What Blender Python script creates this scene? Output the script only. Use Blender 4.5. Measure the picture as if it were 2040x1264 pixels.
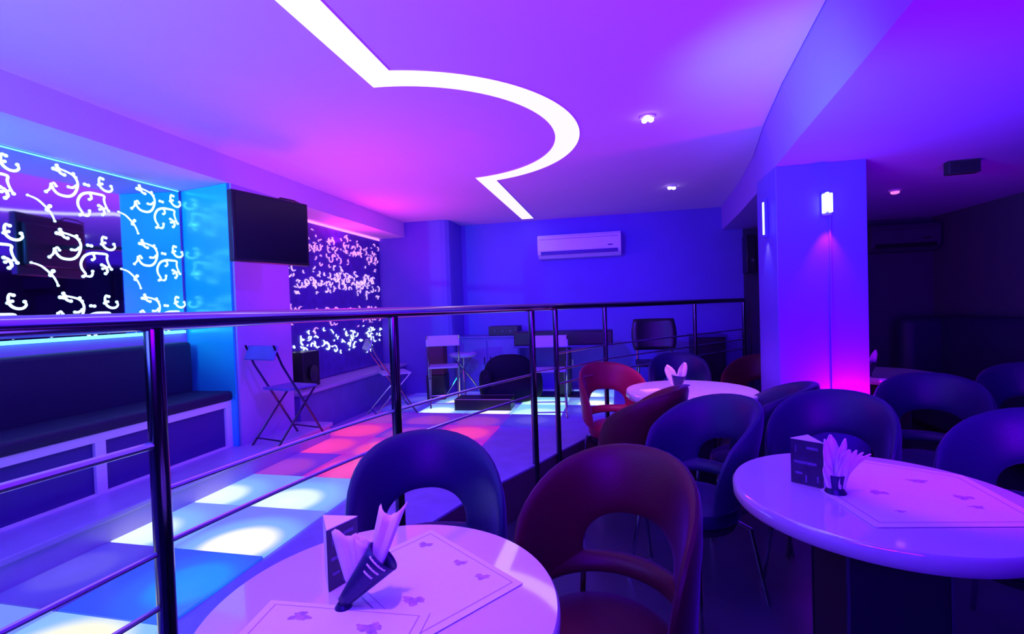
import bpy, math, random
from mathutils import Vector, Matrix
random.seed(4)
S = bpy.context.scene
for o in list(bpy.data.objects): bpy.data.objects.remove(o)
C = S.collection
PI = math.pi

# ---------------------------------------------------------------- camera
cam = bpy.data.objects.new('camera', bpy.data.cameras.new('camera'))
C.objects.link(cam); S.camera = cam
yaw, pitch, roll = math.radians(12.46), math.radians(-1.2), 0.033
F = Vector((-math.sin(yaw)*math.cos(pitch), math.cos(yaw)*math.cos(pitch), math.sin(pitch)))
R0 = Vector((math.cos(yaw), math.sin(yaw), 0)); U0 = R0.cross(F)
cr, sr = math.cos(roll), math.sin(roll)
Rv = R0*cr - U0*sr; Uv = R0*sr + U0*cr
m = Matrix((Rv, Uv, -F)).transposed().to_4x4(); m.translation = (0, 0, 1.37)
cam.matrix_world = m
cam.data.sensor_width = 36; cam.data.lens = 36*950/2040; cam.data.clip_start = .02

# ---------------------------------------------------------------- world, exposure, lights
W = bpy.data.worlds.new('world'); S.world = W; W.use_nodes = True
W.node_tree.nodes['Background'].inputs[0].default_value = (.06, .0, .45, 1)
W.node_tree.nodes['Background'].inputs[1].default_value = .1
S.view_settings.view_transform = 'Standard'; S.view_settings.look = 'None'
S.view_settings.gamma = 1; S.view_settings.use_curve_mapping = False
S.view_settings.exposure = 0
S.cycles.caustics_reflective = False

def lamp(kind, name, loc, aim, color, power, size=.3, sy=None, spot=None, blend=.8, spread=None):
    l = bpy.data.lights.new(name, kind); l.color = color; l.energy = power
    if kind == 'AREA':
        l.shape = 'RECTANGLE'; l.size = size; l.size_y = sy or size
        if spread: l.spread = spread
    else: l.shadow_soft_size = size
    if kind == 'SPOT': l.spot_size = math.radians(spot); l.spot_blend = blend
    o = bpy.data.objects.new(name, l); C.objects.link(o); o.location = loc
    d = Vector(aim)-Vector(loc); o.rotation_euler = d.to_track_quat('-Z', 'Y').to_euler()
    return o
# mostly unseen lamps added to colour and brighten the ceiling, walls and tables
lamp('AREA', 'ceiling_fill_blue', (-2.0, -.3, 1.45), (-2.0, .8, 2.5), (.07, .14, 1), 60, 1.2, .8, spread=math.radians(125))  # added light tinting the left ceiling blue
lamp('AREA', 'ceiling_fill_violet', (-.2, -.2, 1.5), (-.3, 1.2, 2.5), (.16, .0, 1), 75, 1.2, .6, spread=math.radians(140))  # unseen, added to spread violet over the middle ceiling
lamp('SPOT', 'table_fill_violet', (-.56, .74, 2.45), (-.5, .92, .75), (.50, .13, 1), 75, .05, None, 33, .5)  # added above the nearest table, no fixture there
lamp('AREA', 'room_fill_blue', (.6, -1.6, 2.1), (.4, 2.2, .7), (.05, .0, 1), 40, .8, .5)  # general fill added behind the viewpoint for the chairs
lamp('SPOT', 'table_spot_pink', (.25, 2.9, 2.44), (.5, 3.6, .75), (.75, .18, 1), 150, .05, None, 44, .7)
lamp('SPOT', 'back_wall_fill_blue', (-1.0, 2.6, 2.44), (-.6, 6.2, .75), (.055, .0, 1), 330, .02, None, 76, 1)  # added without a fixture to colour the back wall
lamp('SPOT', 'stage_fill_violet', (.3, 2.2, 2.44), (-2.6, 3.6, .7), (.17, .0, 1), 130, .02, None, 58, 1)  # added without a fixture, turns the left side violet
lamp('AREA', 'niche_wash_pink', (-2.83, 4.7, 1.95), (-2.2, 4.7, 2.5), (1, .02, .7), 16, .12, 1.4)
lamp('AREA', 'ceiling_fill_pink', (-2.1, 3.3, .9), (-1.7, 3.0, 2.5), (1, .05, .75), 7, .4, .8, spread=math.radians(120))  # added upward light with no fixture, for the pink on the ceiling
lamp('SPOT', 'panel_fill_cyan', (-2.92, .5, 2.12), (-2.85, 2.9, 1.9), (0, .62, 1), 150, .03, None, 46)  # unseen spot added to light the glossy end panel cyan
lamp('SPOT', 'table_fill_magenta', (.9, 1.5, 2.2), (1.02, 1.75, .75), (.8, .03, 1), 26, .02, None, 30, .6)  # added pool of magenta light for the place mat
lamp('AREA', 'pillar_floor_uplight', (1.44, 3.27, .60), (1.44, 3.40, .9), (1, .0, .75), 9, .22, .04)
lamp('AREA', 'low_ceiling_fill', (1.35, 1.1, 1.0), (1.7, 2.0, 2.2), (.20, 0, 1), 46, .6, .4)  # unseen fill added under the low ceiling
lamp('AREA', 'step_fill_blue', (.1, 1.9, 1.85), (1.1, 2.7, 2.25), (.05, .22, 1), 9, .5, .3, spread=math.radians(80))  # added to lighten the ceiling step face, no fixture

# ---------------------------------------------------------------- materials
def mat(name, col, rough=.6, metal=0, emis=None, es=1, noise=0, nscale=30, bump=0, coat=0, spec=.5):
    mt = bpy.data.materials.new(name); mt.use_nodes = True
    nt = mt.node_tree; b = nt.nodes['Principled BSDF']
    b.inputs['Base Color'].default_value = (*col, 1)
    b.inputs['Roughness'].default_value = rough; b.inputs['Metallic'].default_value = metal
    b.inputs['Specular IOR Level'].default_value = spec
    if coat: b.inputs['Coat Weight'].default_value = coat; b.inputs['Coat Roughness'].default_value = .05; b.inputs['Coat IOR'].default_value = 2.8
    if emis:
        b.inputs['Emission Color'].default_value = (*emis, 1); b.inputs['Emission Strength'].default_value = es
    if noise or bump:
        tc = nt.nodes.new('ShaderNodeTexCoord'); n = nt.nodes.new('ShaderNodeTexNoise')
        n.inputs['Scale'].default_value = nscale; n.inputs['Detail'].default_value = 6
        nt.links.new(tc.outputs['Object'], n.inputs['Vector'])
        if noise:
            mx = nt.nodes.new('ShaderNodeMix'); mx.data_type = 'RGBA'
            mx.inputs['A'].default_value = (*[c*(1-noise) for c in col], 1)
            mx.inputs['B'].default_value = (*[min(1, c*(1+noise)) for c in col], 1)
            nt.links.new(n.outputs['Fac'], mx.inputs['Factor']); nt.links.new(mx.outputs['Result'], b.inputs['Base Color'])
        if bump:
            bp = nt.nodes.new('ShaderNodeBump'); bp.inputs['Strength'].default_value = bump
            bp.inputs['Distance'].default_value = .01
            nt.links.new(n.outputs['Fac'], bp.inputs['Height']); nt.links.new(bp.outputs['Normal'], b.inputs['Normal'])
    return mt
M = dict(
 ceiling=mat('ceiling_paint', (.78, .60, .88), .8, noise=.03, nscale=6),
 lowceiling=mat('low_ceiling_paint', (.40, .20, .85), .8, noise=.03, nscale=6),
 wall=mat('wall_paint', (.50, .30, .75), .75, noise=.05, nscale=8),
 bluewall=mat('blue_wall_paint', (.16, .12, .62), .8, noise=.05, nscale=5),
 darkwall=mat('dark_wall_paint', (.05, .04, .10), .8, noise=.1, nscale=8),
 floor=mat('dark_floor_tile', (.06, .05, .12), .3, noise=.3, nscale=4),
 riser=mat('riser_carpet', (.12, .05, .10), .9, noise=.3, nscale=60),
 vinyl=mat('stage_vinyl', (.35, .28, .75), .28, noise=.25, nscale=7),
 ledge=mat('ledge_tile', (.45, .36, .75), .3, noise=.1, nscale=9),
 chrome=mat('chrome', (.45, .42, .55), .14, 1),
 barchrome=mat('bar_chrome', (.85, .78, .95), .28, 1),
 darkchrome=mat('brushed_steel', (.13, .10, .2), .16, 1),
 blueleather=mat('blue_leather', (.02, .01, .10), .42, bump=.12, nscale=180, spec=.4),
 redleather=mat('red_leather', (.30, .004, .055), .42, bump=.12, nscale=180, spec=.3),
 shadedredleather=mat('shaded_red_leather', (.085, .003, .02), .42, bump=.12, nscale=180, spec=.4),  # red leather darkened for the chairs that get less light
 seatdark=mat('dark_plastic', (.03, .02, .05), .5),
 laminate=mat('white_laminate', (.80, .72, .86), .55, noise=.02, nscale=5, coat=1),
 paper=mat('paper', (.86, .84, .88), .7, noise=.03, nscale=40),
 papernap=mat('napkin_paper', (.85, .82, .9), .9, noise=.05, nscale=60),
 ink=mat('printed_ink', (.52, .28, .60), .7, noise=.8, nscale=70),
 line=mat('printed_border', (.50, .30, .62), .7),
 darkcard=mat('dark_card', (.03, .02, .08), .35, noise=.7, nscale=25),
 cardprint=mat('card_print', (.14, .08, .3), .5, noise=.5, nscale=60),
 darkcone=mat('dark_metal', (.03, .015, .12), .35, .4, bump=.1, nscale=80),
 black=mat('black_plastic', (.012, .012, .02), .35),
 clothblack=mat('black_cloth', (.012, .010, .03), .9, bump=.2, nscale=70, spec=.15),
 screen=mat('tv_screen', (.005, .005, .012), .22),
 upholstery=mat('navy_upholstery', (.012, .006, .06), .6, bump=.2, nscale=60),
 frame=mat('bench_trim_paint', (.95, .85, .98), .5),
 panel=mat('bench_panel', (.06, .02, .28), .45, noise=.2, nscale=5),
 mirror=mat('mirror_glass', (.55, .72, .98), .04, 1, noise=.1, nscale=2),
 gloss=mat('gloss_panel', (.03, .72, .9), .22, .3, noise=.1, nscale=3),
 cove=mat('cove_diffuser', (1, 1, .9), .5, emis=(1, .97, .80), es=.92),
 etched=mat('lit_etching', (.9, 1, .95), .5, emis=(.70, 1, .90), es=1.15),
 ledcyan=mat('led_strip_cyan', (.5, 1, 1), .5, emis=(.15, .85, 1), es=1.8),
 ledpink=mat('led_strip_pink', (1, .5, .9), .5, emis=(1, .25, .85), es=1.6),
 leafpink=mat('lit_leaf', (1, .7, .9), .5, emis=(1, .45, .85), es=.6, noise=.4, nscale=30),
 niche=mat('niche_panel', (.10, .06, .45), .35, noise=.5, nscale=14),
 lens=mat('lamp_lens', (1, 1, 1), .3, emis=(1, .88, .95), es=5),
 lensdim=mat('dim_lamp_lens', (1, .6, .8), .3, emis=(1, .25, .6), es=.9),
 sconce=mat('wall_light_glow', (.6, 1, 1), .3, emis=(.55, 1, .95), es=2.4, noise=.2, nscale=40),
 pillar=mat('pillar_paint', (.17, .08, .70), .45, noise=.06, nscale=7),
 ac=mat('white_plastic', (.8, .78, .84), .4),
 vent=mat('vent_grille', (.02, .02, .04), .7),
 maroon=mat('maroon_cloth', (.12, .01, .08), .8),
 woodblue=mat('painted_cabinet', (.14, .1, .5), .5, noise=.2, nscale=8),
)
for k_ in ('blueleather', 'redleather', 'shadedredleather'):
    b_ = M[k_].node_tree.nodes['Principled BSDF']; b_.inputs['Sheen Weight'].default_value = .35
    b_.inputs['Sheen Tint'].default_value = (.5, .25, 1, 1); b_.inputs['Sheen Roughness'].default_value = .35  # violet sheen tint stands in for rim light on the chair edges
# light tiles: frosted glass over a bulb; the bulb shows as a hot spot inside each tile
def tile_mat(name, base, hot, hx, hy, rad, es):
    mt = bpy.data.materials.new(name); mt.use_nodes = True; nt = mt.node_tree; N = nt.nodes; L = nt.links
    b = N['Principled BSDF']; b.inputs['Roughness'].default_value = .18
    b.inputs['Base Color'].default_value = (.12, .12, .2, 1)
    tc = N.new('ShaderNodeTexCoord'); mp = N.new('ShaderNodeMapping'); mp.inputs['Location'].default_value = (-hx, -hy, 0)
    ln = N.new('ShaderNodeVectorMath'); ln.operation = 'LENGTH'
    L.new(tc.outputs['Object'], mp.inputs['Vector']); L.new(mp.outputs['Vector'], ln.inputs[0])
    rp = N.new('ShaderNodeValToRGB'); e = rp.color_ramp.elements
    dv = N.new('ShaderNodeMath'); dv.operation = 'DIVIDE'; dv.inputs[1].default_value = rad
    L.new(ln.outputs['Value'], dv.inputs[0]); L.new(dv.outputs[0], rp.inputs['Fac'])
    e[0].position = 0; e[0].color = (*hot, 1); e[1].position = 1; e[1].color = (*base, 1)
    k = e.new(.38); k.color = (*[h*.9 for h in hot], 1)
    k = e.new(.62); k.color = (base[0]*1.0+.05*hot[0], .5*hot[1]*.6+base[1]*.5, max(base[2], hot[2]*.85), 1)
    rp.color_ramp.interpolation = 'EASE'
    L.new(rp.outputs['Color'], b.inputs['Emission Color']); b.inputs['Emission Strength'].default_value = es
    return mt
T = dict(
 w1=tile_mat('light_tile_white', (.12, .16, .62), (1, 1, .72), .05, -.16, .34, 1.15),
 y1=tile_mat('light_tile_warm', (.16, .30, .8), (1, 1, .50), .02, .02, .42, 1.15),
 w2=tile_mat('light_tile_cyan', (.14, .24, .75), (.8, 1, .85), -.06, -.15, .36, 1.1),
 w3=tile_mat('light_tile_pale', (.18, .55, .78), (.6, 1, .8), 0, -.22, .5, 1.1),
 az=tile_mat('light_tile_azure', (.01, .08, .75), (.0, .3, .95), .1, 0, .3, .9),
 bl=tile_mat('light_tile_blue', (.05, .02, .6), (.12, .1, .8), 0, 0, .3, .8),
 pk=tile_mat('light_tile_pink', (.42, .0, .42), (1, .05, .30), .0, -.05, .42, .95),
 pv=tile_mat('light_tile_violet', (.12, .01, .6), (.4, .05, .55), .0, -.1, .4, .8),
)

# ---------------------------------------------------------------- mesh helpers
class MB:
    def __init__(s): s.v = []; s.f = []
    def box(s, a, b, rot=None, c=None):
        x0, y0, z0 = a; x1, y1, z1 = b; n = len(s.v)
        P = [Vector(p) for p in [(x0,y0,z0),(x1,y0,z0),(x1,y1,z0),(x0,y1,z0),(x0,y0,z1),(x1,y0,z1),(x1,y1,z1),(x0,y1,z1)]]
        if rot is not None:
            c = Vector(c) if c is not None else sum(P, Vector())/8
            P = [rot @ (p-c)+c for p in P]
        s.v += P
        s.f += [tuple(n+i for i in q) for q in [(0,3,2,1),(4,5,6,7),(0,1,5,4),(1,2,6,5),(2,3,7,6),(3,0,4,7)]]
        return s
    def prism(s, pts, z0, z1):
        n = len(s.v); k = len(pts)
        s.v += [Vector((x, y, z0)) for x, y in pts]+[Vector((x, y, z1)) for x, y in pts]
        s.f += [tuple(range(n+k-1, n-1, -1)), tuple(range(n+k, n+2*k))]
        s.f += [(n+i, n+(i+1) % k, n+k+(i+1) % k, n+k+i) for i in range(k)]
        return s
    def tube(s, path, r, n=10, cap=True, closed=False):
        P = [Vector(p) for p in path]; base = len(s.v); K = len(P)
        up = None
        for i, p in enumerate(P):
            if closed: t = P[(i+1) % K]-P[i-1]
            else: t = P[min(i+1, K-1)]-P[max(i-1, 0)]
            t.normalize()
            if up is None:
                a = Vector((0, 0, 1)) if abs(t.z) < .9 else Vector((1, 0, 0))
                up = (a-t*a.dot(t)).normalized()
            else: up = (up-t*up.dot(t)).normalized()
            w = t.cross(up); rr = r[i] if isinstance(r, (list, tuple)) else r
            for j in range(n):
                q = 2*PI*j/n; s.v.append(p+(up*math.cos(q)+w*math.sin(q))*rr)
        for i in range(K if closed else K-1):
            i2 = (i+1) % K
            for j in range(n):
                j2 = (j+1) % n
                s.f.append((base+i*n+j, base+i*n+j2, base+i2*n+j2, base+i2*n+j))
        if cap and not closed:
            s.f.append(tuple(base+j for j in range(n-1, -1, -1))); s.f.append(tuple(base+(K-1)*n+j for j in range(n)))
        return s
    def lathe(s, prof, n=48, c=(0, 0), cap=True):
        base = len(s.v); K = len(prof)
        for r, z in prof:
            for j in range(n):
                q = 2*PI*j/n; s.v.append(Vector((c[0]+r*math.cos(q), c[1]+r*math.sin(q), z)))
        for i in range(K-1):
            for j in range(n):
                j2 = (j+1) % n; s.f.append((base+i*n+j, base+i*n+j2, base+(i+1)*n+j2, base+(i+1)*n+j))
        if cap:
            s.f.append(tuple(base+j for j in range(n-1, -1, -1))); s.f.append(tuple(base+(K-1)*n+j for j in range(n)))
        return s
    def grid(s, rows, close_u=False, close_v=False):
        base = len(s.v); a = len(rows); b = len(rows[0])
        for r in rows: s.v += [Vector(p) for p in r]
        for i in range(a if close_u else a-1):
            for j in range(b if close_v else b-1):
                i2 = (i+1) % a; j2 = (j+1) % b
                s.f.append((base+i*b+j, base+i2*b+j, base+i2*b+j2, base+i*b+j2))
        return s
    def build(s, name, mt, parent=None, smooth=True, bevel=0, loc=None, rz=None, seg=2, solid=0):
        me = bpy.data.meshes.new(name); me.from_pydata([tuple(v) for v in s.v], [], s.f)
        me.materials.append(M[mt] if isinstance(mt, str) else mt)
        import bmesh
        bm = bmesh.new(); bm.from_mesh(me); bmesh.ops.recalc_face_normals(bm, faces=bm.faces); bm.to_mesh(me); bm.free()
        if smooth:
            for p in me.polygons: p.use_smooth = True
            me.set_sharp_from_angle(angle=math.radians(38))
        o = bpy.data.objects.new(name, me); C.objects.link(o)
        if parent: o.parent = parent
        if loc: o.location = loc
        if rz is not None: o.rotation_euler.z = rz
        if solid:
            q = o.modifiers.new('solidify', 'SOLIDIFY'); q.thickness = solid; q.offset = 0
        if bevel:
            q = o.modifiers.new('bevel', 'BEVEL'); q.width = bevel; q.segments = seg; q.limit_method = 'ANGLE'
        return o
def tag(o, label, cat, group=None, kind=None):
    o['label'] = label; o['category'] = cat
    if group: o['group'] = group
    if kind: o['kind'] = kind
    return o
def empty(name, loc, rz=0, label=None, cat=None, group=None):
    o = bpy.data.objects.new(name, None); C.objects.link(o); o.location = loc; o.rotation_euler.z = rz
    o.empty_display_size = .1
    if label: tag(o, label, cat, group)
    return o
def struct(o):
    o['kind'] = 'structure'; return o
def copy_tree(o, parent=None):
    c = o.copy(); C.objects.link(c); c.parent = parent
    for ch in list(o.children): copy_tree(ch, c)
    return c

# ================================================================ SETTING
ZM, ZS, ZL, YB = 2.50, 2.31, 2.22, 6.23
Y0 = -2.6
PZ = .29
step_lo = [(.86, Y0), (.862, 1.62), (.915, 2.19), (.965, 2.8), (1.022, 3.395), (1.121, 4.17), (1.20, 5.1), (1.267, YB)]
step_up = [(.76, Y0), (.765, 1.62), (.82, 2.19), (.88, 2.8), (.96, 3.395), (1.09, 4.17), (1.19, 5.1), (1.262, YB)]
# floor (seating level)
struct(MB().prism([(-1.6, Y0), (3.5, Y0), (3.5, YB+.1), (-1.6, YB+.1)], -.1, 0).build('floor', 'floor', smooth=False))
# raised stage level
edge = [(-1.20, Y0), (-1.19, .6), (-1.15, 1.2), (-1.0, 2.1), (-.83, 2.62), (-.60, 3.12), (-.42, 3.55), (-.2, 4.05), (.18, 4.6), (.72, 5.3), (1.30, YB)]
stage = [(-3.3, Y0)]+edge+[(-3.3, YB)]
struct(MB().prism(stage, 0.0, PZ-.012).build('floor_stage', 'riser', smooth=False))
struct(MB().prism(stage, PZ-.012, PZ).build('floor_stage_vinyl', 'vinyl', smooth=False))
# ledge under the bench
struct(MB().box((-3.3, Y0, PZ), (-2.42, 3.62, .43)).box((-3.3, Y0, .41), (-2.395, 3.62, .44)).build('floor_ledge', 'ledge', smooth=False, bevel=.006))
# ceilings
main = [(-2.64, Y0)]+step_up+[(-2.64, YB)]
struct(MB().prism(main, ZM, ZM+.1).build('ceiling', 'ceiling', smooth=False))
struct(MB().box((-3.3, Y0, ZS), (-2.64, YB+.1, ZM+.1)).build('ceiling_soffit', 'ceiling', smooth=False))
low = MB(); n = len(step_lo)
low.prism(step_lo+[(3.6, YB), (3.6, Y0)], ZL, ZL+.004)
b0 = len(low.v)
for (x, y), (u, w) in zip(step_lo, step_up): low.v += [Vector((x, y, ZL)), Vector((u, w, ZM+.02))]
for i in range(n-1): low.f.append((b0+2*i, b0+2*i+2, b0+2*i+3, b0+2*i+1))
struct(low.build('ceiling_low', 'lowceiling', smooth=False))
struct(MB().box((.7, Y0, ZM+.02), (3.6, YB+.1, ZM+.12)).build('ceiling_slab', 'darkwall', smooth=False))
# walls
struct(MB().box((-3.3, Y0, 0), (-3.15, 2.975, ZS)).build('wall_left', 'wall', smooth=False))
struct(MB().prism([(-3.3, 2.975), (-3.15, 2.975), (-2.64, 2.887), (-2.64, 3.46), (-3.3, 3.46)], 0, ZS).build('wall_left_pier', 'wall', smooth=False))
struct(MB().box((-3.3, 3.46, 0), (-3.02, 5.72, ZS)).build('wall_left_niche', 'wall', smooth=False))
jog = [(-3.3, 5.71), (-2.16, 5.71), (-2.10, 5.73), (-2.06, 5.77), (-2.05, 5.84), (-2.05, YB+.1), (-3.3, YB+.1)]
struct(MB().prism(jog, 0, ZM).build('wall_back_jog', 'bluewall', smooth=False))
struct(MB().box((-2.1, YB, 0), (1.27, YB+.12, ZM)).build('wall_back', 'bluewall', smooth=False))
struct(MB().box((1.27, YB-.0, 0), (1.50, YB+.12, ZM)).build('wall_back_right', 'bluewall', smooth=False))
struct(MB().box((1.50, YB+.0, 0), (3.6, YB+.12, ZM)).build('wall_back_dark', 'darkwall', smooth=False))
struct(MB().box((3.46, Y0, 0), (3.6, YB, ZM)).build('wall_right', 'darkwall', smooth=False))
struct(MB().box((-3.3, Y0-.12, 0), (3.6, Y0, ZM)).build('wall_rear', 'darkwall', smooth=False))
# a dark doorway leaf beside the pillar
d = MB().box((1.56, YB-.05, 0), (2.4, YB-.002, 2.05)); struct(d.build('door_1', 'darkwall', smooth=False))

# glossy return panel at the end of the mirror
o = MB().prism([(-3.149, 2.955), (-2.66, 2.868), (-2.66, 2.885), (-3.149, 2.972)], .44, ZS-.002).build('gloss_panel', 'gloss', smooth=False)
tag(o, 'glossy cyan lit end panel between the etched mirror and the television', 'wall panel')

# pillar
pil = MB(); px0, px1, py0, py1 = 1.022, 1.54, 3.40, 3.82
pil.prism([(px0, py0), (px1, py0-.0), (px1, py1), (px0, py1)], 0, ZL)
struct(pil.build('wall_pillar', 'pillar', smooth=False, bevel=.004))
# pillar lights
w = empty('wall_light', (1.300, 3.40, 1.93), 0, 'short glowing white-cyan wall light set on the broad front of the pillar', 'wall light')
MB().box((-.022, -.02, -.05), (.038, -.0, .10)).build('back_box', 'pillar', w, bevel=.004)
for dx, h in ((-.018, .085), (.0, .095), (.020, .088)):
    MB().box((dx-.004, -.045, h-.12), (dx+.014, -.02, h)).build('glow_rod', 'sconce', w, bevel=.004)
lamp('SPOT', 'pillar_lamp_beam', (1.312, 3.335, 1.86), (1.30, 3.42, 1.3), (1, .05, .30), 7, .012, None, 60)
o = MB().box((1.322, 3.390, .05), (1.334, 3.3999, 1.88)).build('trim_1', 'pillar'); struct(o)
w = empty('wall_light', (1.02, 3.585, 1.93), 0, 'slim vertical light strip on the narrow left side of the pillar', 'wall light')
MB().box((-.02, -.02, -.14), (-.0, .02, .12)).build('housing', 'pillar', w)
MB().box((-.026, -.008, -.12), (-.02, .012, .10)).build('glow_rod', 'sconce', w)
lamp('SPOT', 'pillar_side_beam', (.985, 3.585, 1.80), (1.03, 3.585, .8), (.25, .4, 1), 4, .012, None, 70)

# ================================================================ COVE LIGHT
cx, cy, Ro, Ri = -1.25, 3.1, 1.045, .885
xi, xo = -1.163, -1.010
def arc(r, x, n=48):
    a0 = -math.acos((x-cx)/r); return [(cx+r*math.cos(a0+(-2*a0)*i/n), cy+r*math.sin(a0+(-2*a0)*i/n)) for i in range(n+1)]
outer = [(xo, -2.0)]+arc(Ro, xo)+[(xo, 6.05)]
inner = [(xi, -2.0)]+arc(Ri, xi)+[(xi, 6.05)]
cv = MB(); k = len(outer)
for z in (ZM-.006, ZM-.0005):
    cv.v += [Vector((x, y, z)) for x, y in outer]+[Vector((x, y, z)) for x, y in inner]
for i in range(k-1):
    for base, fl in ((0, 0), (2*k, 1)):
        cv.f.append((base+i, base+i+1, base+k+i+1, base+k+i))
    cv.f.append((i, i+1, 2*k+i+1, 2*k+i)); cv.f.append((k+i, k+i+1, 3*k+i+1, 3*k+i))
cl = empty('cove_light', (0, 0, 0), 0, 'long glowing white ceiling strip bending into a wide half circle', 'ceiling light')
cv.build('diffuser', 'cove', cl, smooth=False)
MB().tube([(x, y, ZM-.002) for x, y in outer], .004, 6).build('trim', 'ceiling', cl)
MB().tube([(x, y, ZM-.002) for x, y in inner], .004, 6).build('trim', 'ceiling', cl)

# small spot cluster lights
def puck(loc, label, mt='lens', lobes=3, r=.016):
    e = empty('ceiling_spotlight', loc, .4, label, 'ceiling light')
    MB().lathe([(.045, 0), (.045, -.008), (.030, -.014), (.0, -.014)], 24, cap=False).build('bezel', 'ac', e)
    for i in range(lobes):
        a = 2*PI*i/lobes
        MB().lathe([(0, -.012), (r, -.014), (r, -.026), (r*.6, -.032), (0, -.033)], 14, (.022*math.cos(a)*(lobes > 1), .022*math.sin(a)*(lobes > 1)), False).build('lens', mt, e)
puck((.212, 3.036, ZM), 'small three-lens ceiling spotlight nearer the viewer, right of the curved strip', 'lens', 3)
puck((.553, 4.919, ZM), 'small twin-lens ceiling spotlight farther back, before the air conditioner wall', 'lens', 2, .018)
puck((2.237, 4.494, ZL), 'dim reddish ceiling spotlight in the dark low ceiling right of the pillar', 'lensdim', 1, .03)
v = empty('ceiling_vent', (2.20, 3.66, ZL), -.05, 'dark rectangular vent box hanging below the low ceiling at right', 'vent')
MB().box((-.085, -.03, -.085), (.085, .03, -.0005)).build('housing', 'vent', v, bevel=.003)
for i in range(6): MB().box((-.075, -.034, -.078+.012*i), (.075, -.03, -.072+.012*i)).build('slat', 'black', v)

# ================================================================ MIRROR WITH LIT SWIRLS
def strokes():
    pts = []
    def P(*a): return [(y, z) for y, z in a]
    # big open C curl, with tail
    pts.append((P((-.215,-.089),(-.195,-.068),(-.188,-.04),(-.185,-.045),(-.175,-.07),(-.150,-.090),(-.104,-.092),(-.072,-.072),(-.052,-.03),(-.050,.008),(-.070,.038),(-.105,.052),(-.147,.060)), .0085))
    pts.append((P((-.187,-.040),(-.172,-.030),(-.163,-.045)), .007))
    pts.append((P((-.155,.075),(-.150,.055),(-.135,.035),(-.118,.03)), .009))
    pts.append((P((-.172,.052),(-.155,.05)), .010))
    pts.append((P((-.10,-.035),(-.078,-.035),(-.058,-.02)), .008))
    pts.append((P((-.070,.05),(-.058,.03)), .008))
    pts.append((P((-.010,.002),(.010,.0)), .009))
    pts.append((P((.097,.060),(.082,.066),(.074,.045),(.080,.010),(.105,-.010),(.135,-.010),(.152,.008),(.145,.026)), .0085))
    pts.append((P((.070,.018),(.090,.028)), .008))
    pts.append((P((-.045,-.19),(-.030,-.175),(-.035,-.165),(-.050,-.14),(-.052,-.105),(-.030,-.065),(.01,-.045),(.055,-.042),(.099,-.045),(.098,-.070),(.105,-.10),(.122,-.135)), .0085))
    pts.append((P((-.035,-.185),(-.005,-.188),(.008,-.175),(.010,-.155)), .008))
    pts.append((P((.02,-.05),(.025,-.075),(.012,-.085)), .008))
    pts.append((P((.065,-.112),(.085,-.12),(.098,-.15),(.085,-.165)), .009))
    pts.append((P((.07,-.135),(.11,-.12)), .008))
    pts.append((P((-.303,-.128),(-.27,-.137),(-.245,-.152),(-.207,-.190),(-.187,-.225),(-.179,-.250)), .0065))
    pts.append((P((-.214,-.192),(-.200,-.168)), .010))
    return pts
ST = strokes()
def smoothpath(p, n=4):
    if len(p) < 3: return p
    q = [p[0]]+list(p)+[p[-1]]; out = []
    for i in range(1, len(q)-2):
        for k in range(n):
            t = k/n; a, b, c, d = q[i-1], q[i], q[i+1], q[i+2]
            out.append(tuple(.5*((2*b[j])+(c[j]-a[j])*t+(2*a[j]-5*b[j]+4*c[j]-d[j])*t*t+(3*b[j]-a[j]-3*c[j]+d[j])*t**3) for j in range(len(b))))
    out.append(p[-1]); return out
mir = empty('etched_mirror', (-3.149, 1.19, 1.28), 0, 'large blue wall mirror with glowing etched swirls above the bench', 'mirror')
MB().box((0, -3.6, 0), (.018, 1.735, 1.026)).build('mirror_glass', 'mirror', mir, smooth=False)
MB().box((.0, -3.6, -.022), (.028, 1.735, -.002)).build('led_strip', 'ledcyan', mir)
MB().box((.018, -3.6, 1.019), (.024, 1.735, 1.024)).build('led_strip', 'ledcyan', mir)
for r_, zc in enumerate((2.198, 1.829, 1.46)):
    for yc in (2.795, 2.308, 1.821, 1.334, .847):
        mb = MB(); sh = (0, .004, .0)[r_]
        for pth, rad in ST:
            pp = smoothpath(pth)
            pp = [(y+yc-1.2, z+zc-1.28) for y, z in pp]
            pp = [(y, z) for y, z in pp if z > .003]
            if len(pp) < 2: continue
            nn = len(pp)
            rr = [rad*.88*(.75+.35*math.sin(PI*i/(nn-1))) for i in range(nn)]
            rows = []
            for i, (y, z) in enumerate(pp):
                a = pp[max(i-1, 0)]; b = pp[min(i+1, nn-1)]; ty, tz = b[0]-a[0], b[1]-a[1]; L_ = math.hypot(ty, tz) or 1
                ny, nz = -tz/L_*rr[i], ty/L_*rr[i]
                rows.append([(.0182, y+ny, z+nz), (.0205, y+ny*.8, z+nz*.8), (.0205, y-ny*.8, z-nz*.8), (.0182, y-ny, z-nz)])
            mb.grid(rows)
            for e_ in (0, -1):      # round bulbs at stroke ends
                y, z = pp[e_]; c0 = len(mb.v); R_ = rad*1.15
                mb.v += [Vector((.0207, y+R_*math.cos(2*PI*j/10), z+R_*math.sin(2*PI*j/10))) for j in range(10)]
                mb.f.append(tuple(range(c0, c0+10)))
        mb.build('swirl', 'etched', mir, smooth=False)

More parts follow.
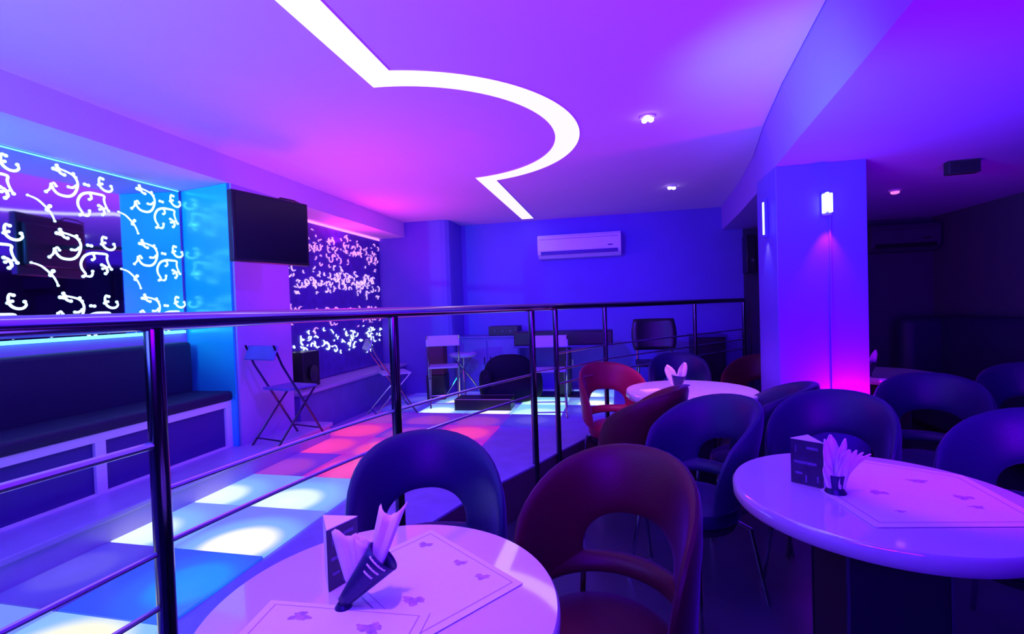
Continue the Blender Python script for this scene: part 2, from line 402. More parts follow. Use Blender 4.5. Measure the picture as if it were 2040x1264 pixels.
# ================================================================ BENCH (banquette)
bn = empty('wall_bench', (-2.9, 1.0, .44), 0, 'long navy padded wall bench with pale framed front panels', 'bench')
YA, YZ = -2.4, 1.885
MB().box((-.24, YA, 0), (.17, YZ, .33)).build('plinth', 'panel', bn, smooth=False)
fr = MB().box((.17, YA, .285), (.192, YZ, .345))
fr.build('frame_rail', 'frame', bn, bevel=.002)
MB().box((.17, YA, 0), (.190, YZ, .012)).build('frame_rail', 'frame', bn)
for y in (YZ-.055, .965, .03, -.9, -1.8): MB().box((.17, y, .0), (.1915, y+.055, .286)).build('frame_stile', 'frame', bn, bevel=.002)
MB().box((-.12, YA, .33), (.21, YZ, .40)).build('seat_cushion', 'upholstery', bn, bevel=.025, seg=4)
MB().box((-.238, YA, .33), (-.13, YZ, .755)).build('back_cushion', 'upholstery', bn, bevel=.025, seg=4)

# ================================================================ TV
a = Vector((-2.238, 2.447, 0)); b = Vector((-2.101, 2.979, 0)); mid = (a+b)/2
ang = math.atan2(b.y-a.y, b.x-a.x)
tv = empty('television', (mid.x, mid.y, 1.92), ang, 'black flat television on a wall bracket under the soffit', 'television')
hw = (b-a).length/2
MB().box((-hw, -.0, -.217), (hw, .045, .217)).build('bezel', 'black', tv, bevel=.006)
MB().box((-hw+.02, -.003, -.195), (hw-.02, .0, .197)).build('screen', 'screen', tv)
MB().box((-hw+.03, .045, -.15), (hw-.03, .075, .15)).build('rear_housing', 'black', tv, bevel=.01)
inv = Matrix.Rotation(-ang, 3, 'Z')
p1 = inv @ (Vector((-2.62, 3.02, 0))-Vector((mid.x, mid.y, 0)))
MB().tube([(0, .07, 0), (p1.x*.45, p1.y*.55, 0), (p1.x, p1.y, 0)], .018, 8).build('bracket_arm', 'black', tv)
MB().tube([(.02, .05, .19), (.10, .05, .235), (.20, .05, .236), (hw-.01, .05, .222)], .006, 6).build('cable', 'black', tv)

# ================================================================ NICHE WITH LIT LEAVES
lp = empty('leaf_panel', (-3.0195, 4.6, 1.3), 0, 'wall panel of small glowing pink and white leaves behind the folding chairs', 'wall panel')
MB().box((0, -1.13, -.60), (.02, 1.10, 1.0)).build('backing', 'niche', lp, smooth=False)
MB().box((0, -1.1, .985), (.035, 1.1, 1.003)).build('led_strip', 'ledpink', lp)
def leafrow(z0, z1, count, mt):
    mb = MB()
    for i in range(count):
        y = random.uniform(-1.1, 1.06); z = random.gauss((z0+z1)/2, (z1-z0)/4); s_ = random.uniform(.018, .046)
        a0 = random.uniform(0, 2*PI); span = random.choice([1.2, 2.2, 3.6]); nn = 7; rows = []
        for k_ in range(nn):
            t = k_/(nn-1); a_ = a0+span*t; r_ = s_*(1-.35*t)
            wd = .0085*(1-.5*abs(2*t-1))*random.uniform(.8, 1.2)
            yy, zz = y+r_*math.cos(a_), z+r_*math.sin(a_)
            rows.append([(.021, yy+wd*math.cos(a_), zz+wd*math.sin(a_)), (.034, yy, zz), (.021, yy-wd*math.cos(a_), zz-wd*math.sin(a_))])
        mb.grid(rows)
    o = mb.build('leaf_garland', mt, lp, smooth=False); o['kind'] = 'stuff'; return o
leafrow(.62, .93, 160, 'leafpink'); leafrow(.25, .55, 180, mat('lit_leaf_white', (1, .9, 1), .5, emis=(.85, .6, 1), es=.72, noise=.4, nscale=30))
leafrow(-.04, .14, 110, 'leafpink'); leafrow(-.36, -.10, 110, 'etched')
sb = empty('low_counter', (-2.86, 4.55, PZ), 0, 'low blue counter with pale top below the leaf panel', 'counter')
MB().box((-.15, -.95, 0), (.17, 1.12, .37)).build('body', 'woodblue', sb, smooth=False)
MB().box((-.15, -.97, .37), (.20, 1.14, .40)).build('countertop', 'ledge', sb, bevel=.005)
o = empty('loudspeaker', (-2.88, 3.90, PZ+.40), .1, 'black box loudspeaker standing on the left end of the low counter', 'loudspeaker')
MB().box((-.10, -.14, 0), (.10, .14, .33)).build('cabinet', 'black', o, bevel=.008)
MB().lathe([(.0, 0), (.03, .004), (.07, .012), (.075, .016)], 24, cap=False).build('cone', 'seatdark', o, loc=(.105, 0, .13)).rotation_euler = (0, PI/2, 0)

# ================================================================ AIR CONDITIONERS
def aircon(loc, w, h, d_, label, body, dark):
    e = empty('air_conditioner', loc, 0, label, 'air conditioner')
    mb = MB(); prof = [(0, -h/2), (-d_*.55, -h/2), (-d_*.92, -h/2+h*.16), (-d_, -h/2+h*.34), (-d_, h/2-h*.12), (-d_*.9, h/2), (0, h/2)]
    rows = [[(x, y, z) for y, z in prof] for x in (-w/2, w/2)]
    mb.grid(rows, close_v=True); k = len(prof); mb.f += [tuple(range(k)), tuple(range(2*k-1, k-1, -1))]
    mb.build('casing', body, e, bevel=.006, smooth=False)
    MB().box((-w/2+.04, -d_*.99, -h/2+h*.14), (w/2-.04, -d_*.60, -h/2+h*.29)).build('louvre', dark, e)
    MB().box((w/2-.16, -d_-.003, -h/2+h*.42), (w/2-.10, -d_, -h/2+h*.47)).build('display', dark, e)
    MB().box((-w/2+.03, -d_-.002, h/2-h*.2), (w/2-.03, -d_, h/2-h*.185)).build('panel_seam', dark, e)
aircon((-.45, YB-.001, 2.12), 1.04, .292, .2, 'white split air conditioner on the blue back wall', 'ac', 'panel')
aircon((3.1, YB-.001, 1.99), .66, .30, .2, 'dark barely lit air conditioner on the dark wall behind the pillar', 'darkwall', 'black')
e = empty('wall_loudspeaker', (1.535, YB-.10, 1.90), 0, 'small dark loudspeaker on the wall beside the doorway left of the pillar', 'loudspeaker')
MB().box((-.045, -.1, -.22), (.055, .10, .22)).build('cabinet', 'black', e, bevel=.008)
MB().lathe([(0, 0), (.03, .006), (.035, .01)], 20, cap=False).build('cone', 'seatdark', e, loc=(0, -.106, -.08)).rotation_euler = (PI/2, 0, 0)
e = empty('wall_socket', (-.62, YB, .62), 0, 'small pale wall socket low on the back wall behind the console', 'socket')
MB().box((-.045, -.012, -.04), (.045, 0, .04)).build('plate', 'ac', e, bevel=.003)
MB().box((-.02, -.014, -.012), (.02, -.012, .012)).build('outlet', 'black', e)

# ================================================================ LED DANCE FLOOR
df = empty('light_floor', (-1.56, 3.3, PZ), 0, 'dance floor of glowing cyan, white and pink glass tiles beyond the railing', 'dance floor')
rowsY = [.39+.47*i for i in range(12)]
layout = [  # columns A B C D E, per row from the nearest
 ['w1','w1','','',''], ['w2','y1','','',''], ['bl','az','','',''], ['w2','w1','','',''], ['w2','w2','','',''],
 ['pv','pk','bl','',''], ['pk','pk','pk','',''], ['pk','pv','pk','',''], ['pv','pv','pv','bl',''],
 ['bl','w2','w1','w3','bl'], ['bl','w1','bl','w3','w1'], ['bl','bl','w2','bl','w2']]
tm = MB().box((-.245, -.23, 0), (.245, .23, .012))
meshes = {}
for r_, row in enumerate(layout):
    for c_, kx in enumerate(row):
        if not kx: continue
        if kx not in meshes:
            o = MB().box((-.246, -.231, .001), (.246, .231, .012)).build('light_tile', T[kx], df, smooth=False); meshes[kx] = o.data
        else:
            o = bpy.data.objects.new('light_tile', meshes[kx]); C.objects.link(o); o.parent = df
        o.location = (-2.31+.5*c_+1.56, rowsY[r_]+.235-3.3, 0)

# ================================================================ RAILING
P = [(-1.215, 1.04), (-1.02, 2.05), (-.572, 3.20), (-.437, 3.41), (-.105, 4.076), (.777, 5.2), (1.44, 6.02)]
HR = 1.362
rl = empty('railing', (-1.0, 2.0, 0), 0, 'long chrome railing with thin bars dividing the tables from the light floor', 'railing')
def loc_(p, z): return (p[0]+1.0, p[1]-2.0, z)
path = [(-1.27, -.6), (-1.26, 0), (-1.24, .6), P[0], (-1.14, 1.55), P[1], (-.83, 2.6), (-.62, 3.08), (-.5, 3.30), P[3], (-.28, 3.74), P[4], (.3, 4.62), P[5], P[6]]
hp = smoothpath([loc_(p, HR) for p in path], 5)
MB().tube(hp, .025, 16).build('handrail', 'chrome', rl)
for i, p in enumerate(P):
    r_ = .0225 if i < 3 else .019
    base = 0
    z0 = 0.0 if i < 6 else PZ
    MB().tube([loc_(p, z0), loc_(p, HR-.02)], r_, 14).build('post', 'darkchrome', rl)
    MB().lathe([(.05, 0), (.05, .008), (.03, .014), (.024, .02)], 20, cap=False).build('base_flange', 'darkchrome', rl, loc=loc_(p, z0+.0005))
def bar(pts, z, r_=.0075):
    MB().tube([loc_(q, z) for q in smoothpath(pts, 4)], r_, 8).build('bar', 'barchrome', rl)
L0 = [(-1.29, -.6), (-1.27, .3), (-1.245, .7), P[0]]
bar(L0, 1.033, .011); bar(L0, .741); bar(L0, .596)
mid_ = [P[0], (-1.14, 1.55), P[1], (-.83, 2.6), (-.62, 3.10), P[2]]
bar(mid_, .905); bar(mid_, .761)
rt = [P[3], (-.28, 3.74), P[4], (.3, 4.62), P[5], P[6]]
bar(rt, 1.024); bar(rt, .905); bar(rt, .80)
bar([P[2], P[3]], .92)

# ================================================================ TUB CHAIRS
def cpow(c, e_): return math.copysign(abs(c)**e_, c)
def tub_chair(leather):
    root = empty('tub_chair', (0, 0, 0))
    # padded ring: th runs round the opening, ph round the padding
    rows = []
    A = math.radians(113); NT, NP = 72, 20
    for i in range(NT):
        th = 2*PI*i/NT; c, s_ = math.cos(th), math.sin(th)
        HA = math.radians(39)
        if s_ >= 0: O = (A*cpow(c, .92), .455+.44*cpow(s_, .85)); Hh = (HA*cpow(c, .85), .568+.112*cpow(s_, .8))
        else: O = (A*cpow(c, .92), .455+.045*cpow(-s_, .7)); Hh = (HA*cpow(c, .7), .568-.014*cpow(-s_, .6))
        row = []
        ang_s = abs(c)
        for j in range(NP):
            ph = 2*PI*j/NP; cp, sp = cpow(math.cos(ph), .8), cpow(math.sin(ph), .8)
            a_ = (O[0]+Hh[0])/2+cp*(O[0]-Hh[0])/2; z = (O[1]+Hh[1])/2+cp*(O[1]-Hh[1])/2
            th_ = .033*(1-.35*ang_s)
            lean = max(0, z-.48)
            r_ = .235+.02*lean/.45+sp*th_
            back = .10*max(0, lean)/.45
            row.append((r_*math.sin(a_), -r_*math.cos(a_)*1.0-back*max(0, math.cos(a_))**.5 if math.cos(a_) > 0 else -r_*math.cos(a_), z))
        rows.append(row)
    MB().grid(rows, True, True).build('backrest', leather, root)
    MB().lathe([(0, .375), (.185, .375), (.205, .385), (.215, .41), (.208, .445), (.18, .463), (.10, .472), (0, .473)], 40, cap=False).build('seat', leather, root)
    MB().lathe([(0, .345), (.19, .345), (.20, .375), (0, .376)], 32, cap=False).build('seat_pan', 'seatdark', root)
    for sx in (-1, 1):
        MB().tube([(sx*.12, -.15, .36), (sx*.15, -.19, .40), (sx*.15, -.205, .53)], .009, 8).build('back_support', 'chrome', root)
        MB().tube([(sx*.15, .12, .36), (sx*.19, .15, .34), (sx*.235, .19, .0)], .010, 8).build('leg', 'chrome', root)
        MB().tube([(sx*.15, -.13, .36), (sx*.19, -.16, .34), (sx*.235, -.21, .0)], .010, 8).build('leg', 'chrome', root)
    return root
proto = {}
# seat centre (x, y), facing angle, leather, label
chairs = [
 (-.626, 1.455, -1.12, 'blueleather', 'dark blue tub chair behind the nearest table, back against the railing'),
 (-.075, 1.325, -1.98, 'shadedredleather', 'large dark red tub chair right of the nearest table, filling the bottom centre'),
 (-.025, 3.67, -1.2, 'redleather', 'bright red tub chair nearest the railing, open back framing glowing tiles'),
 (.035, 2.93, 2.75, 'shadedredleather', 'dark red tub chair seen edge-on in front of the far round table'),
 (.315, 2.35, -2.5, 'blueleather', 'blue tub chair turned left between the large red chair and the pillar'),
 (.735, 3.03, 2.85, 'blueleather', 'blue tub chair seen from the side at the foot of the pillar'),
 (.926, 2.44, -2.15, 'blueleather', 'blue tub chair behind the right table, before the pillar'),
 (1.66, 3.03, -2.1, 'blueleather', 'dim violet-rimmed tub chair just right of the pillar'),
 (1.435, 2.09, -2.5, 'blueleather', 'dim tub chair at the right side of the right table'),
 (2.45, 3.50, -2.2, 'blueleather', 'faint dark tub chair farthest right before the dark sofa'),
 (.515, 4.38, -1.62, 'blueleather', 'blue tub chair behind the far round table, below the black office chair'),
 (1.07, 4.22, -2.2, 'shadedredleather', 'dark red tub chair half hidden behind the left side of the pillar'),
]
for x, y, fa, lea, lab in chairs:
    if lea not in proto: proto[lea] = r_ = tub_chair(lea)
    else: r_ = copy_tree(proto[lea])
    r_.location = (x, y, 0)
    r_.rotation_euler.z = fa-PI/2
    tag(r_, lab, 'chair', 'tub chairs around the tables')

# ================================================================ TABLES
def round_table(loc, r, label, zt=.75):
    t = empty('round_table', loc, 0, label, 'table', 'round white tables')
    MB().lathe([(0, zt-.055), (r-.03, zt-.055), (r-.006, zt-.05), (r, zt-.04), (r, zt-.008), (r-.006, zt), (0, zt)], 96, cap=False).build('tabletop', 'laminate', t)
    MB().box((-.13, -.13, .03), (.13, .13, zt-.055)).build('pedestal', 'seatdark', t, bevel=.004)
    for sx in (-1, 1):
        for sy in (-1, 1): MB().box((sx*.131-.004, sy*.131-.004, .03), (sx*.131+.004, sy*.131+.004, zt-.056)).build('corner_trim', 'chrome', t)
    MB().lathe([(0, 0), (.24, 0), (.24, .012), (.18, .03), (0, .031)], 40, cap=False).build('base', 'darkchrome', t)
    return t
round_table((-.498, .915, 0), .370, 'round white table nearest the viewer with two menus on it')
round_table((.775, 1.700, 0), .405, 'round white thick-edged table at the lower right with one place mat')
round_table((.475, 3.45, 0), .43, 'far round white table between the railing and the pillar', .76)
round_table((2.05, 4.35, 0), .36, 'round table mostly hidden behind the right edge of the pillar')

# ---- things on tables
def sheet(name, pts, z, label, cat, blots, border=.018):
    cxm = sum(p[0] for p in pts)/len(pts); cym = sum(p[1] for p in pts)/len(pts)
    e = empty(name, (cxm, cym, z), 0, label, cat)
    L = [(x-cxm, y-cym) for x, y in pts]
    MB().prism(L, 0, .0012).build('sheet', 'paper', e, smooth=False)
    def inset(k): return [(x*(1-k), y*(1-k)) for x, y in L]
    A_, B_ = inset(.10), inset(.115); mb = MB(); n = len(L)
    mb.v += [Vector((x, y, .0015)) for x, y in A_+B_]
    mb.f += [(i, (i+1) % n, n+(i+1) % n, n+i) for i in range(n)]
    mb.build('border_print', 'line', e, smooth=False)
    mb = MB()
    for bx, by, s_ in blots:
        m_ = 28; a1, a2, a3 = [random.uniform(0, 6) for _ in range(3)]; c0 = len(mb.v); s_ *= 1.15
        R_ = [s_*(.72+.18*math.sin(3*2*PI*j/m_+a1)+.13*math.sin(5*2*PI*j/m_+a2)+.08*math.sin(9*2*PI*j/m_+a3)) for j in range(m_)]
        mb.v += [Vector((bx+R_[j]*math.cos(2*PI*j/m_), by+.62*R_[j]*math.sin(2*PI*j/m_), .0016)) for j in range(m_)]+[Vector((bx, by, .0016))]
        mb.f += [(c0+m_, c0+j, c0+(j+1) % m_) for j in range(m_)]
        mb.build('picture_print', 'ink', e, smooth=False); mb = MB()
sheet('menu', [(-.527, 1.241), (-.222, 1.028), (-.385, .800), (-.665, 1.00)], .752, 'white illustrated menu at the right of the nearest table', 'menu',
      [(-.06, .14, .022), (.06, .07, .02), (.13, .02, .02), (.01, -.09, .028)])
sheet('menu', [(-.745, .875), (-.387, .892), (-.375, .66), (-.715, .64)], .7545, 'white illustrated menu at the front edge of the nearest table', 'menu',
      [(-.09, .07, .025), (.07, .06, .03)])
sheet('place_mat', [(.655, 1.43), (.615, 1.68), (.86, 2.03), (1.12, 1.88), (1.10, 1.50)], .752, 'large white paper place mat on the right table', 'place mat',
      [(-.09, -.02, .03), (.08, .1, .03), (.13, -.03, .03), (-.1, -.16, .015), (.12, -.1, .02)])
o = MB().prism([(.0+.025*math.cos(2*PI*i/20), .025*math.sin(2*PI*i/20)) for i in range(20)], 0, .006).build('coaster', 'panel', loc=(.473, 3.62, .7605))
tag(o, 'small dark disc lying on the far round table', 'coaster')
o = MB().box((-.07, -.045, 0), (.07, .045, .003)).build('card', 'paper', loc=(.22, 3.42, .7605), rz=.5)
tag(o, 'small white card on the left of the far round table', 'card')

def tent(name, tri, z0, z1, label):
    cxm = sum(p[0] for p in tri)/3; cym = sum(p[1] for p in tri)/3
    e = empty(name, (cxm, cym, z0), 0, label, 'table card', 'standing table cards')
    L = [(x-cxm, y-cym) for x, y in tri]; h = z1-z0
    MB().prism(L, 0, h-.002).build('card_body', 'darkcard', e, smooth=False)
    MB().prism([(x*1.01, y*1.01) for x, y in L], h-.002, h).build('card_lid', 'paper', e, smooth=False)
    # printed marks on the faces
    for a_, b_, sd in ((0, 1, 0), (1, 2, 1)):
        p, q = Vector((*L[a_], 0)), Vector((*L[b_], 0)); t = (q-p); nrm = Vector((t.y, -t.x, 0)).normalized()
        if nrm.dot((p+q)/2) < 0: nrm = -nrm
        mb = MB()
        for u0, u1, v0, v1 in ((.14, .36, .22, .27), (.45, .50, .06, .22), (.80, .86, .10, .24), (.15, .18, .70, .86), (.50, .85, .80, .86), (.1, .8, .46, .52)):
            c0 = len(mb.v)
            mb.v += [p+t*u+nrm*.0006+Vector((0, 0, v_*h)) for u, v_ in ((u0, v0), (u1, v0), (u1, v1), (u0, v1))]
            mb.f.append((c0, c0+1, c0+2, c0+3)); mb.build('card_print', 'cardprint', e, smooth=False); mb = MB()
    return e, L, h
e, L, h = tent('tent_card', [(-.641, .928), (-.611, 1.005), (-.697, .998)], .751, .89, 'dark triangular table card on the nearest table')
p, q = Vector((*L[2], 0)), Vector((*L[0], 0)); nrm = Vector(((q-p).y, -(q-p).x, 0)).normalized()
if nrm.dot(p+q) < 0: nrm = -nrm
mb = MB(); mb.v += [p+nrm*.0008, q+nrm*.0008, q+nrm*.0008+Vector((0, 0, h)), p+nrm*.0008+Vector((0, 0, h))]; mb.f = [(0, 1, 2, 3)]
mb.build('pale_side', 'paper', e, smooth=False)['label'] = 'pale left side of the card'
tent('tent_card', [(.556, 1.755), (.634, 1.700), (.625, 1.80)], .751, .90, 'dark triangular table card on the right table')

def petal(mb, base, top, w, bend=(0, 0), waves=.004):
    base, top = Vector(base), Vector(top); ax = (top-base); side = Vector((w[0], w[1], 0)); rows = []
    nn = 9
    nrm = ax.cross(side).normalized()
    for i in range(nn):
        t = i/(nn-1); wd = (.45+.75*math.sin(PI*min(1, t*.8+.08))**.8)*(1-.8*(max(0, t-.78)/.22)**1.6)
        c = base+ax*t+Vector((bend[0], bend[1], 0))*t*t
        rows.append([c+side*wd*u+nrm*waves*math.sin(u*5+t*4) for u in (-1, -.6, -.2, .2, .6, 1)])
    mb.grid(rows)
def fold(mb, base, top, w, zig, narrow=.45):
    base, top = Vector(base), Vector(top); ax = top-base; side = Vector((w[0], w[1], w[2] if len(w) > 2 else 0)); nrm = ax.cross(side).normalized(); rows = []
    U = [-1, -.75, -.5, -.2, .1, .4, .7, 1]
    for i in range(8):
        t = i/7; wd = narrow+(1-narrow)*t**.8
        rows.append([base+ax*(t*(1+zig[k]*t))+side*wd*u+nrm*.004*math.sin(u*6+1)*t for k, u in enumerate(U)])
    mb.grid(rows)
def cone(parent, tip, mouth, r0, r1, slots=True):
    tip, mouth = Vector(tip), Vector(mouth); ax = mouth-tip
    t = ax.normalized(); up = Vector((0, 0, 1)); w_ = t.cross(up).normalized(); u_ = w_.cross(t)
    rows = []
    for i in range(9):
        s_ = i/8; r_ = r0+(r1-r0)*s_; c = tip+ax*s_
        rows.append([c+(w_*math.cos(2*PI*j/28)+u_*math.sin(2*PI*j/28))*r_ for j in range(28)])
    MB().grid(rows, False, True).build('cone', 'darkcone', parent, solid=.003)
    MB().tube(rows[-1], .0022, 8, closed=True).build('rim', 'darkcone', parent)
    return t, w_, u_
# nearest table: tilted cone with slots
e = empty('napkin_holder', (-.575, .880, .7527), 0, 'dark slotted cone napkin holder leaning on the nearest table', 'napkin holder', 'cone napkin holders')
tp, mo = Vector((.0, .0, .013)), Vector((.075, .035, .098))
t, w_, u_ = cone(e, tp, mo, .012, .037)
MB().lathe([(0, 0), (.018, 0), (.018, .004), (.012, .012), (0, .013)], 20, cap=False).build('foot', 'darkcone', e)
mb = MB()
for k_ in range(3):
    s_ = .93-.12*k_; c = tp+(mo-tp)*s_; r_ = .012+.025*s_+.0022; hw_ = .62-.12*k_; seg = 10; rows = []
    for j in range(seg+1):
        a_ = -PI/2-.35+(-hw_+2*hw_*j/seg)
        d_ = w_*math.cos(a_)+u_*math.sin(a_)
        # face towards the viewer
        d_ = (-w_*0+Vector((0, -1, 0))*1)
        q_ = (-hw_+2*hw_*j/seg)
        v1 = (Vector((.35, -1, .25)) - t*Vector((.35, -1, .25)).dot(t)).normalized(); v2 = t.cross(v1)
        d_ = v1*math.cos(q_)+v2*math.sin(q_)
        rows.append([c+d_*r_, c+d_*r_+t*.0065])
    mb.grid(rows)
mb.build('slot', 'papernap', e, smooth=False)['label'] = 'pale slots near the mouth'
nb = empty('napkins', (-.575, .880, .7527), 0, 'folded white napkins standing in the cone on the nearest table', 'napkins', 'folded napkins in the holders')
for bs, tpp, w2, zg in [((.020, .018, .035), (.002, .028, .138), (.036, .010), (.10, .16, .14, .02, .0, -.06, -.14, -.22)),
                        ((.050, .030, .055), (.085, .062, .185), (.029, .004), (.10, .02, -.02, -.06, -.08, -.05, .02, .14)),
                        ((.046, .034, .055), (.074, .064, .178), (.022, .004), (.12, .0, -.05, -.05, -.05, -.05, .0, .0)),
                        ((.030, .024, .05), (.020, .036, .135), (.022, .012), (0, 0, .08, .1, .0, 0, -.1, -.2))]:
    mb = MB(); fold(mb, bs, tpp, w2, zg); mb.build('napkin', 'papernap', nb, solid=.0012)
# right table
e = empty('napkin_holder', (.655, 1.668, .7527), 0, 'dark upright napkin holder on the right table', 'napkin holder', 'cone napkin holders')
MB().lathe([(0, 0), (.030, 0), (.030, .004), (.024, .012), (.024, .025), (.028, .060), (.026, .060), (.022, .025), (0, .028)], 28, cap=False).build('cup', 'darkcone', e)
nb = empty('napkins', (.655, 1.668, .7527), 0, 'fan of pointed white napkins on the right table', 'napkins', 'folded napkins in the holders')
for k_, (dx, dy, hh, wv, bd) in enumerate([(-.026, -.012, .172, .012, -.006), (-.006, .004, .182, .021, -.004), (.012, .0, .172, .014, .018), (.014, -.008, .140, .018, .024), (.018, -.006, .138, .016, .040), (.022, .0, .130, .015, .056), (.024, .012, .122, .016, .080), (-.026, -.018, .095, .015, -.008), (.010, -.022, .120, .014, .020)]):
    mb = MB(); petal(mb, (dx*.7, dy, .020), (dx, dy, hh), (wv, .003), (bd, 0), .003); mb.build('napkin', 'papernap', nb, solid=.0012)
# far table and hidden table
for loc, lab1, lab2 in [((.38, 3.36, .7608), 'dark cone napkin holder on the far round table', 'white napkins in a V on the far round table'),
                        ((1.875, 4.16, .7508), 'dark napkin holder on the table behind the pillar', 'magenta lit napkins on the table behind the pillar')]:
    e = empty('napkin_holder', loc, 0, lab1, 'napkin holder', 'cone napkin holders')
    cone(e, (0, 0, .012), (.012, 0, .11), .014, .045)
    MB().lathe([(0, 0), (.022, 0), (.022, .004), (.014, .013), (0, .014)], 20, cap=False).build('foot', 'darkcone', e)
    nb = empty('napkins', loc, 0, lab2, 'napkins', 'folded napkins in the holders')
    for bs, tpp, w2 in [((-.008, 0, .04), (-.06, 0, .185), (.030, .005)), ((.015, 0, .05), (.05, .0, .20), (.026, .006)), ((.02, .01, .05), (.06, .01, .195), (.02, .01))]:
        mb = MB(); petal(mb, bs, tpp, w2); mb.build('napkin', 'papernap', nb, solid=.0012)

# ================================================================ FOLDING CHAIRS
def folding_chair(metal, panel):
    r_ = empty('folding_chair', (0, 0, 0))
    for sx in (-1, 1):
        MB().tube([(sx*.17, -.25, .80), (sx*.17, -.18, .64), (sx*.17, .22, 0)], .009, 8).build('leg', metal, r_)
        MB().tube([(sx*.15, .16, .43), (sx*.15, -.24, 0)], .009, 8).build('leg', metal, r_)
    MB().tube([(-.17, .17, .075), (.17, .17, .075)], .007, 8).build('stretcher', metal, r_)
    MB().tube([(-.15, -.20, .05), (.15, -.20, .05)], .007, 8).build('stretcher', metal, r_)
    MB().box((-.160, -.12, .425), (.160, .17, .445)).build('seat', panel, r_, bevel=.006)
    rot = Matrix.Rotation(-.38, 3, 'X')
    MB().box((-.18, -.245, .68), (.18, -.228, .80), rot).build('backrest', panel, r_, bevel=.008)
    return r_
fc = folding_chair('darkchrome', 'woodblue')
ends = [((-2.40, 3.08, .44), -.25, 'folding chair on the ledge beside the wall bench, thin crossed legs', 1.0, None),
        ((-2.33, 4.60, PZ), -.9, 'folding chair behind the second railing post, pale frame', 1, None),
        ((-1.93, 5.08, PZ), .35, 'folding chair with a pale back in front of the maroon speaker', 1, None),
        ((-.68, 4.75, PZ), .15, 'folding chair with a pale back before the black console', 1, None)]
pale = folding_chair('chrome', 'ledge')
for i, (loc, rz, lab, s_, _) in enumerate(ends):
    c_ = fc if i == 0 else (pale if i == 1 else copy_tree(pale))
    c_.location = loc; c_.rotation_euler.z = rz; tag(c_, lab, 'chair', 'folding chairs by the light floor')
    if i == 0: c_.scale = (.88, .86, .90)

st = empty('folding_stool', (-1.84, 5.50, PZ), 0, 'folding stool with a pale rimmed seat and crossed thin legs', 'stool')
MB().lathe([(0, .50), (.15, .50), (.165, .515), (.165, .535), (.15, .545), (0, .54)], 32, cap=False).build('seat', 'ledge', st)
for a_ in range(4):
    q = a_*PI/2+.4; MB().tube([(.10*math.cos(q+PI), .10*math.sin(q+PI), .50), (.25*math.cos(q), .25*math.sin(q), 0)], .009, 8).build('leg', 'chrome', st)

# ================================================================ FAR FURNITURE
e = empty('floor_loudspeaker', (-2.14, 5.42, PZ), .15, 'tall maroon loudspeaker standing before the wall corner', 'loudspeaker')
MB().box((-.10, -.12, .30), (.10, .12, .75)).build('cabinet', 'maroon', e, bevel=.01)
MB().box((-.11, -.13, 0), (.11, .13, .30)).build('base_box', 'black', e, bevel=.008)
e = empty('cabinet', (-1.62, 6.02, PZ), 0, 'blue painted cabinet against the back wall', 'cabinet')
MB().box((-.41, -.18, 0), (.41, .18, .70)).build('body', 'woodblue', e, smooth=False)
MB().box((-.42, -.20, .70), (.42, .18, .72)).build('top', 'woodblue', e, bevel=.003)
for sx in (-1, 1):
    d_ = MB().box((sx*.20-.19, -.195, .04), (sx*.20+.19, -.18, .67)).build('door', 'woodblue', e, bevel=.003)
    MB().tube([(sx*.04, -.205, .36), (sx*.04, -.205, .46)], .006, 8).build('handle', 'chrome', d_)
e = empty('amplifier', (-1.42, 6.0, PZ+.72), 0, 'dark amplifier box on the right of the blue cabinet', 'amplifier')
MB().box((-.19, -.13, .006), (.19, .13, .12)).build('case', 'seatdark', e, bevel=.005)
for i in range(3): MB().lathe([(0, 0), (.014, 0), (.012, .015), (0, .015)], 14, cap=False).build('knob', 'chrome', e, loc=(-.1+.1*i, -.13, .06)).rotation_euler = (PI/2, 0, 0)
MB().box((-.17, -.11, 0), (.17, .11, .006)).build('feet', 'black', e)
e = empty('console', (-.63, 5.66, PZ), 0, 'long black console table on a central leg before the back wall', 'table')
MB().box((-.57, -.17, .62), (.57, .17, .78)).build('body', 'black', e, bevel=.012)
MB().box((-.575, -.18, .595), (.575, .17, .62)).build('shelf', 'panel', e)
MB().box((-.08, -.10, .02), (.08, .10, .60)).build('leg', 'black', e, bevel=.01)
MB().box((-.30, -.16, 0), (.30, .16, .03)).build('foot', 'black', e, bevel=.008)
# beanbag-like dark armchair
e = empty('armchair', (-1.22, 5.33, PZ), .3, 'low slumped black armchair between the stool and the console', 'armchair')
def blob(c, r_, sq=.7, n=14, k=24):
    rows = []
    for i in range(n+1):
        f_ = -PI/2+PI*i/n
        rows.append([(c[0]+r_[0]*cpow(math.cos(f_), sq)*cpow(math.cos(2*PI*j/k), sq), c[1]+r_[1]*cpow(math.cos(f_), sq)*cpow(math.sin(2*PI*j/k), sq), c[2]+r_[2]*cpow(math.sin(f_), sq)) for j in range(k)])
    return MB().grid(rows, False, True)
blob((0, 0, .13), (.33, .30, .13)).build('seat', 'clothblack', e)
blob((0, .2, .27), (.30, .12, .25), .8).build('backrest', 'clothblack', e)
blob((-.28, .02, .20), (.08, .25, .16)).build('armrest', 'clothblack', e); blob((.28, .02, .20), (.08, .25, .16)).build('armrest', 'clothblack', e)
e = empty('flight_case', (-1.40, 4.86, PZ+.012), .05, 'low black case with metal edges on the floor beside the stool', 'case')
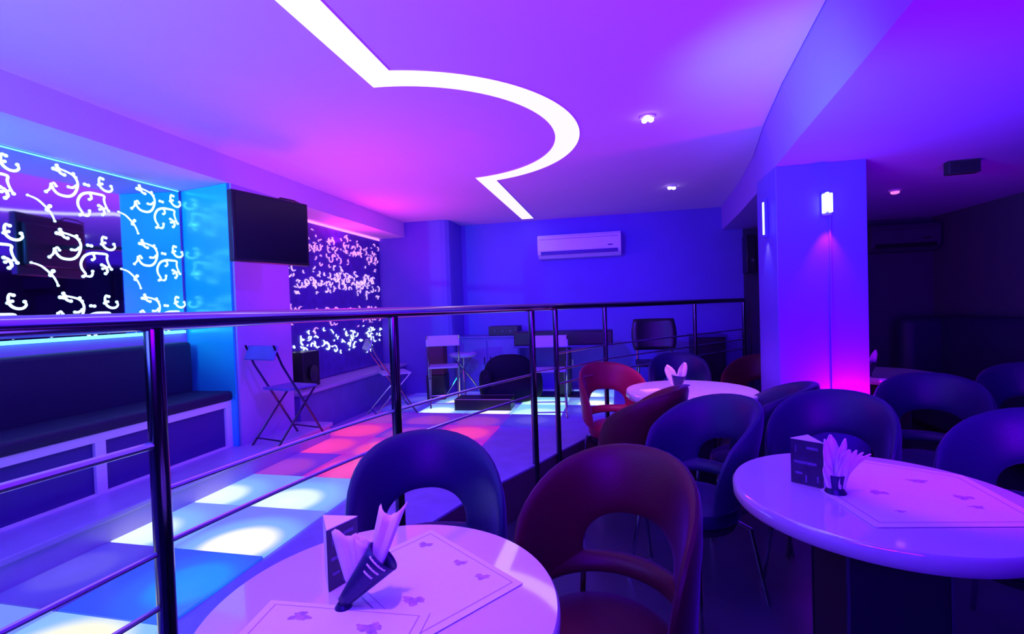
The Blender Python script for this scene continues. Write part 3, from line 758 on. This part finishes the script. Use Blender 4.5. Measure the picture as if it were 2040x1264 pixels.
MB().box((-.3, -.12, .0), (.3, .12, .12)).build('body', 'black', e, bevel=.006)
mb = MB()
for y in (-.12, .12):
    for z in (.003, .117): mb.tube([(-.3, y, z), (.3, y, z)], .005, 6)
mb.build('edge_trim', 'chrome', e)
# black office chair
e = empty('office_chair', (.385, 5.25, PZ), PI, 'black shell office chair with chrome tube legs behind the railing', 'chair')
rows = []
for i in range(9):
    z = .56+.34*i/8; w2 = .21+.025*math.sin(PI*i/8); rows.append([(w2*u, -.2+.05*u*u+-.05*(i/8), z) for u in [-1+.25*j for j in range(9)]])
MB().grid(rows).build('backrest', 'black', e, solid=.025)
MB().box((-.21, -.18, .42), (.21, .22, .46)).build('seat', 'black', e, bevel=.018, seg=3)
for sx in (-1, 1):
    MB().tube([(sx*.18, -.19, .62), (sx*.18, -.20, .43), (sx*.22, -.24, 0)], .011, 8).build('leg', 'chrome', e)
    MB().tube([(sx*.18, .17, .43), (sx*.22, .22, 0)], .011, 8).build('leg', 'chrome', e)
MB().tube([(-.2, -.225, .70), (.2, -.225, .70)], .006, 8).build('back_bar', 'chrome', e)
e = empty('side_cabinet', (1.02, 5.98, PZ), 0, 'dark cabinet in the back corner behind the last railing post', 'cabinet')
MB().box((-.17, -.18, 0), (.17, .2, .66)).build('body', 'black', e, bevel=.006)
MB().box((-.19, -.20, .66), (.19, .2, .685)).build('top', 'panel', e, bevel=.004)

# dark sofa at right
e = empty('sofa', (3.06, 4.75, 0), 0, 'large black high-backed sofa in the dark right corner', 'sofa')
MB().box((.14, -1.5, .12), (.39, 1.05, 1.14)).build('backrest', 'upholstery', e, bevel=.08, seg=5)
MB().box((-.20, -1.5, .10), (.14, 1.05, .42)).build('seat', 'upholstery', e, bevel=.04, seg=3)
MB().box((-.18, .90, .12), (.39, 1.12, 1.13)).build('side_panel', 'upholstery', e, bevel=.09, seg=5)
for y in (-1.35, .95):
    for x in (-.15, .3): MB().lathe([(0, 0), (.02, 0), (.025, .125), (0, .125)], 12, cap=False).build('foot', 'chrome', e, loc=(x, y, 0))
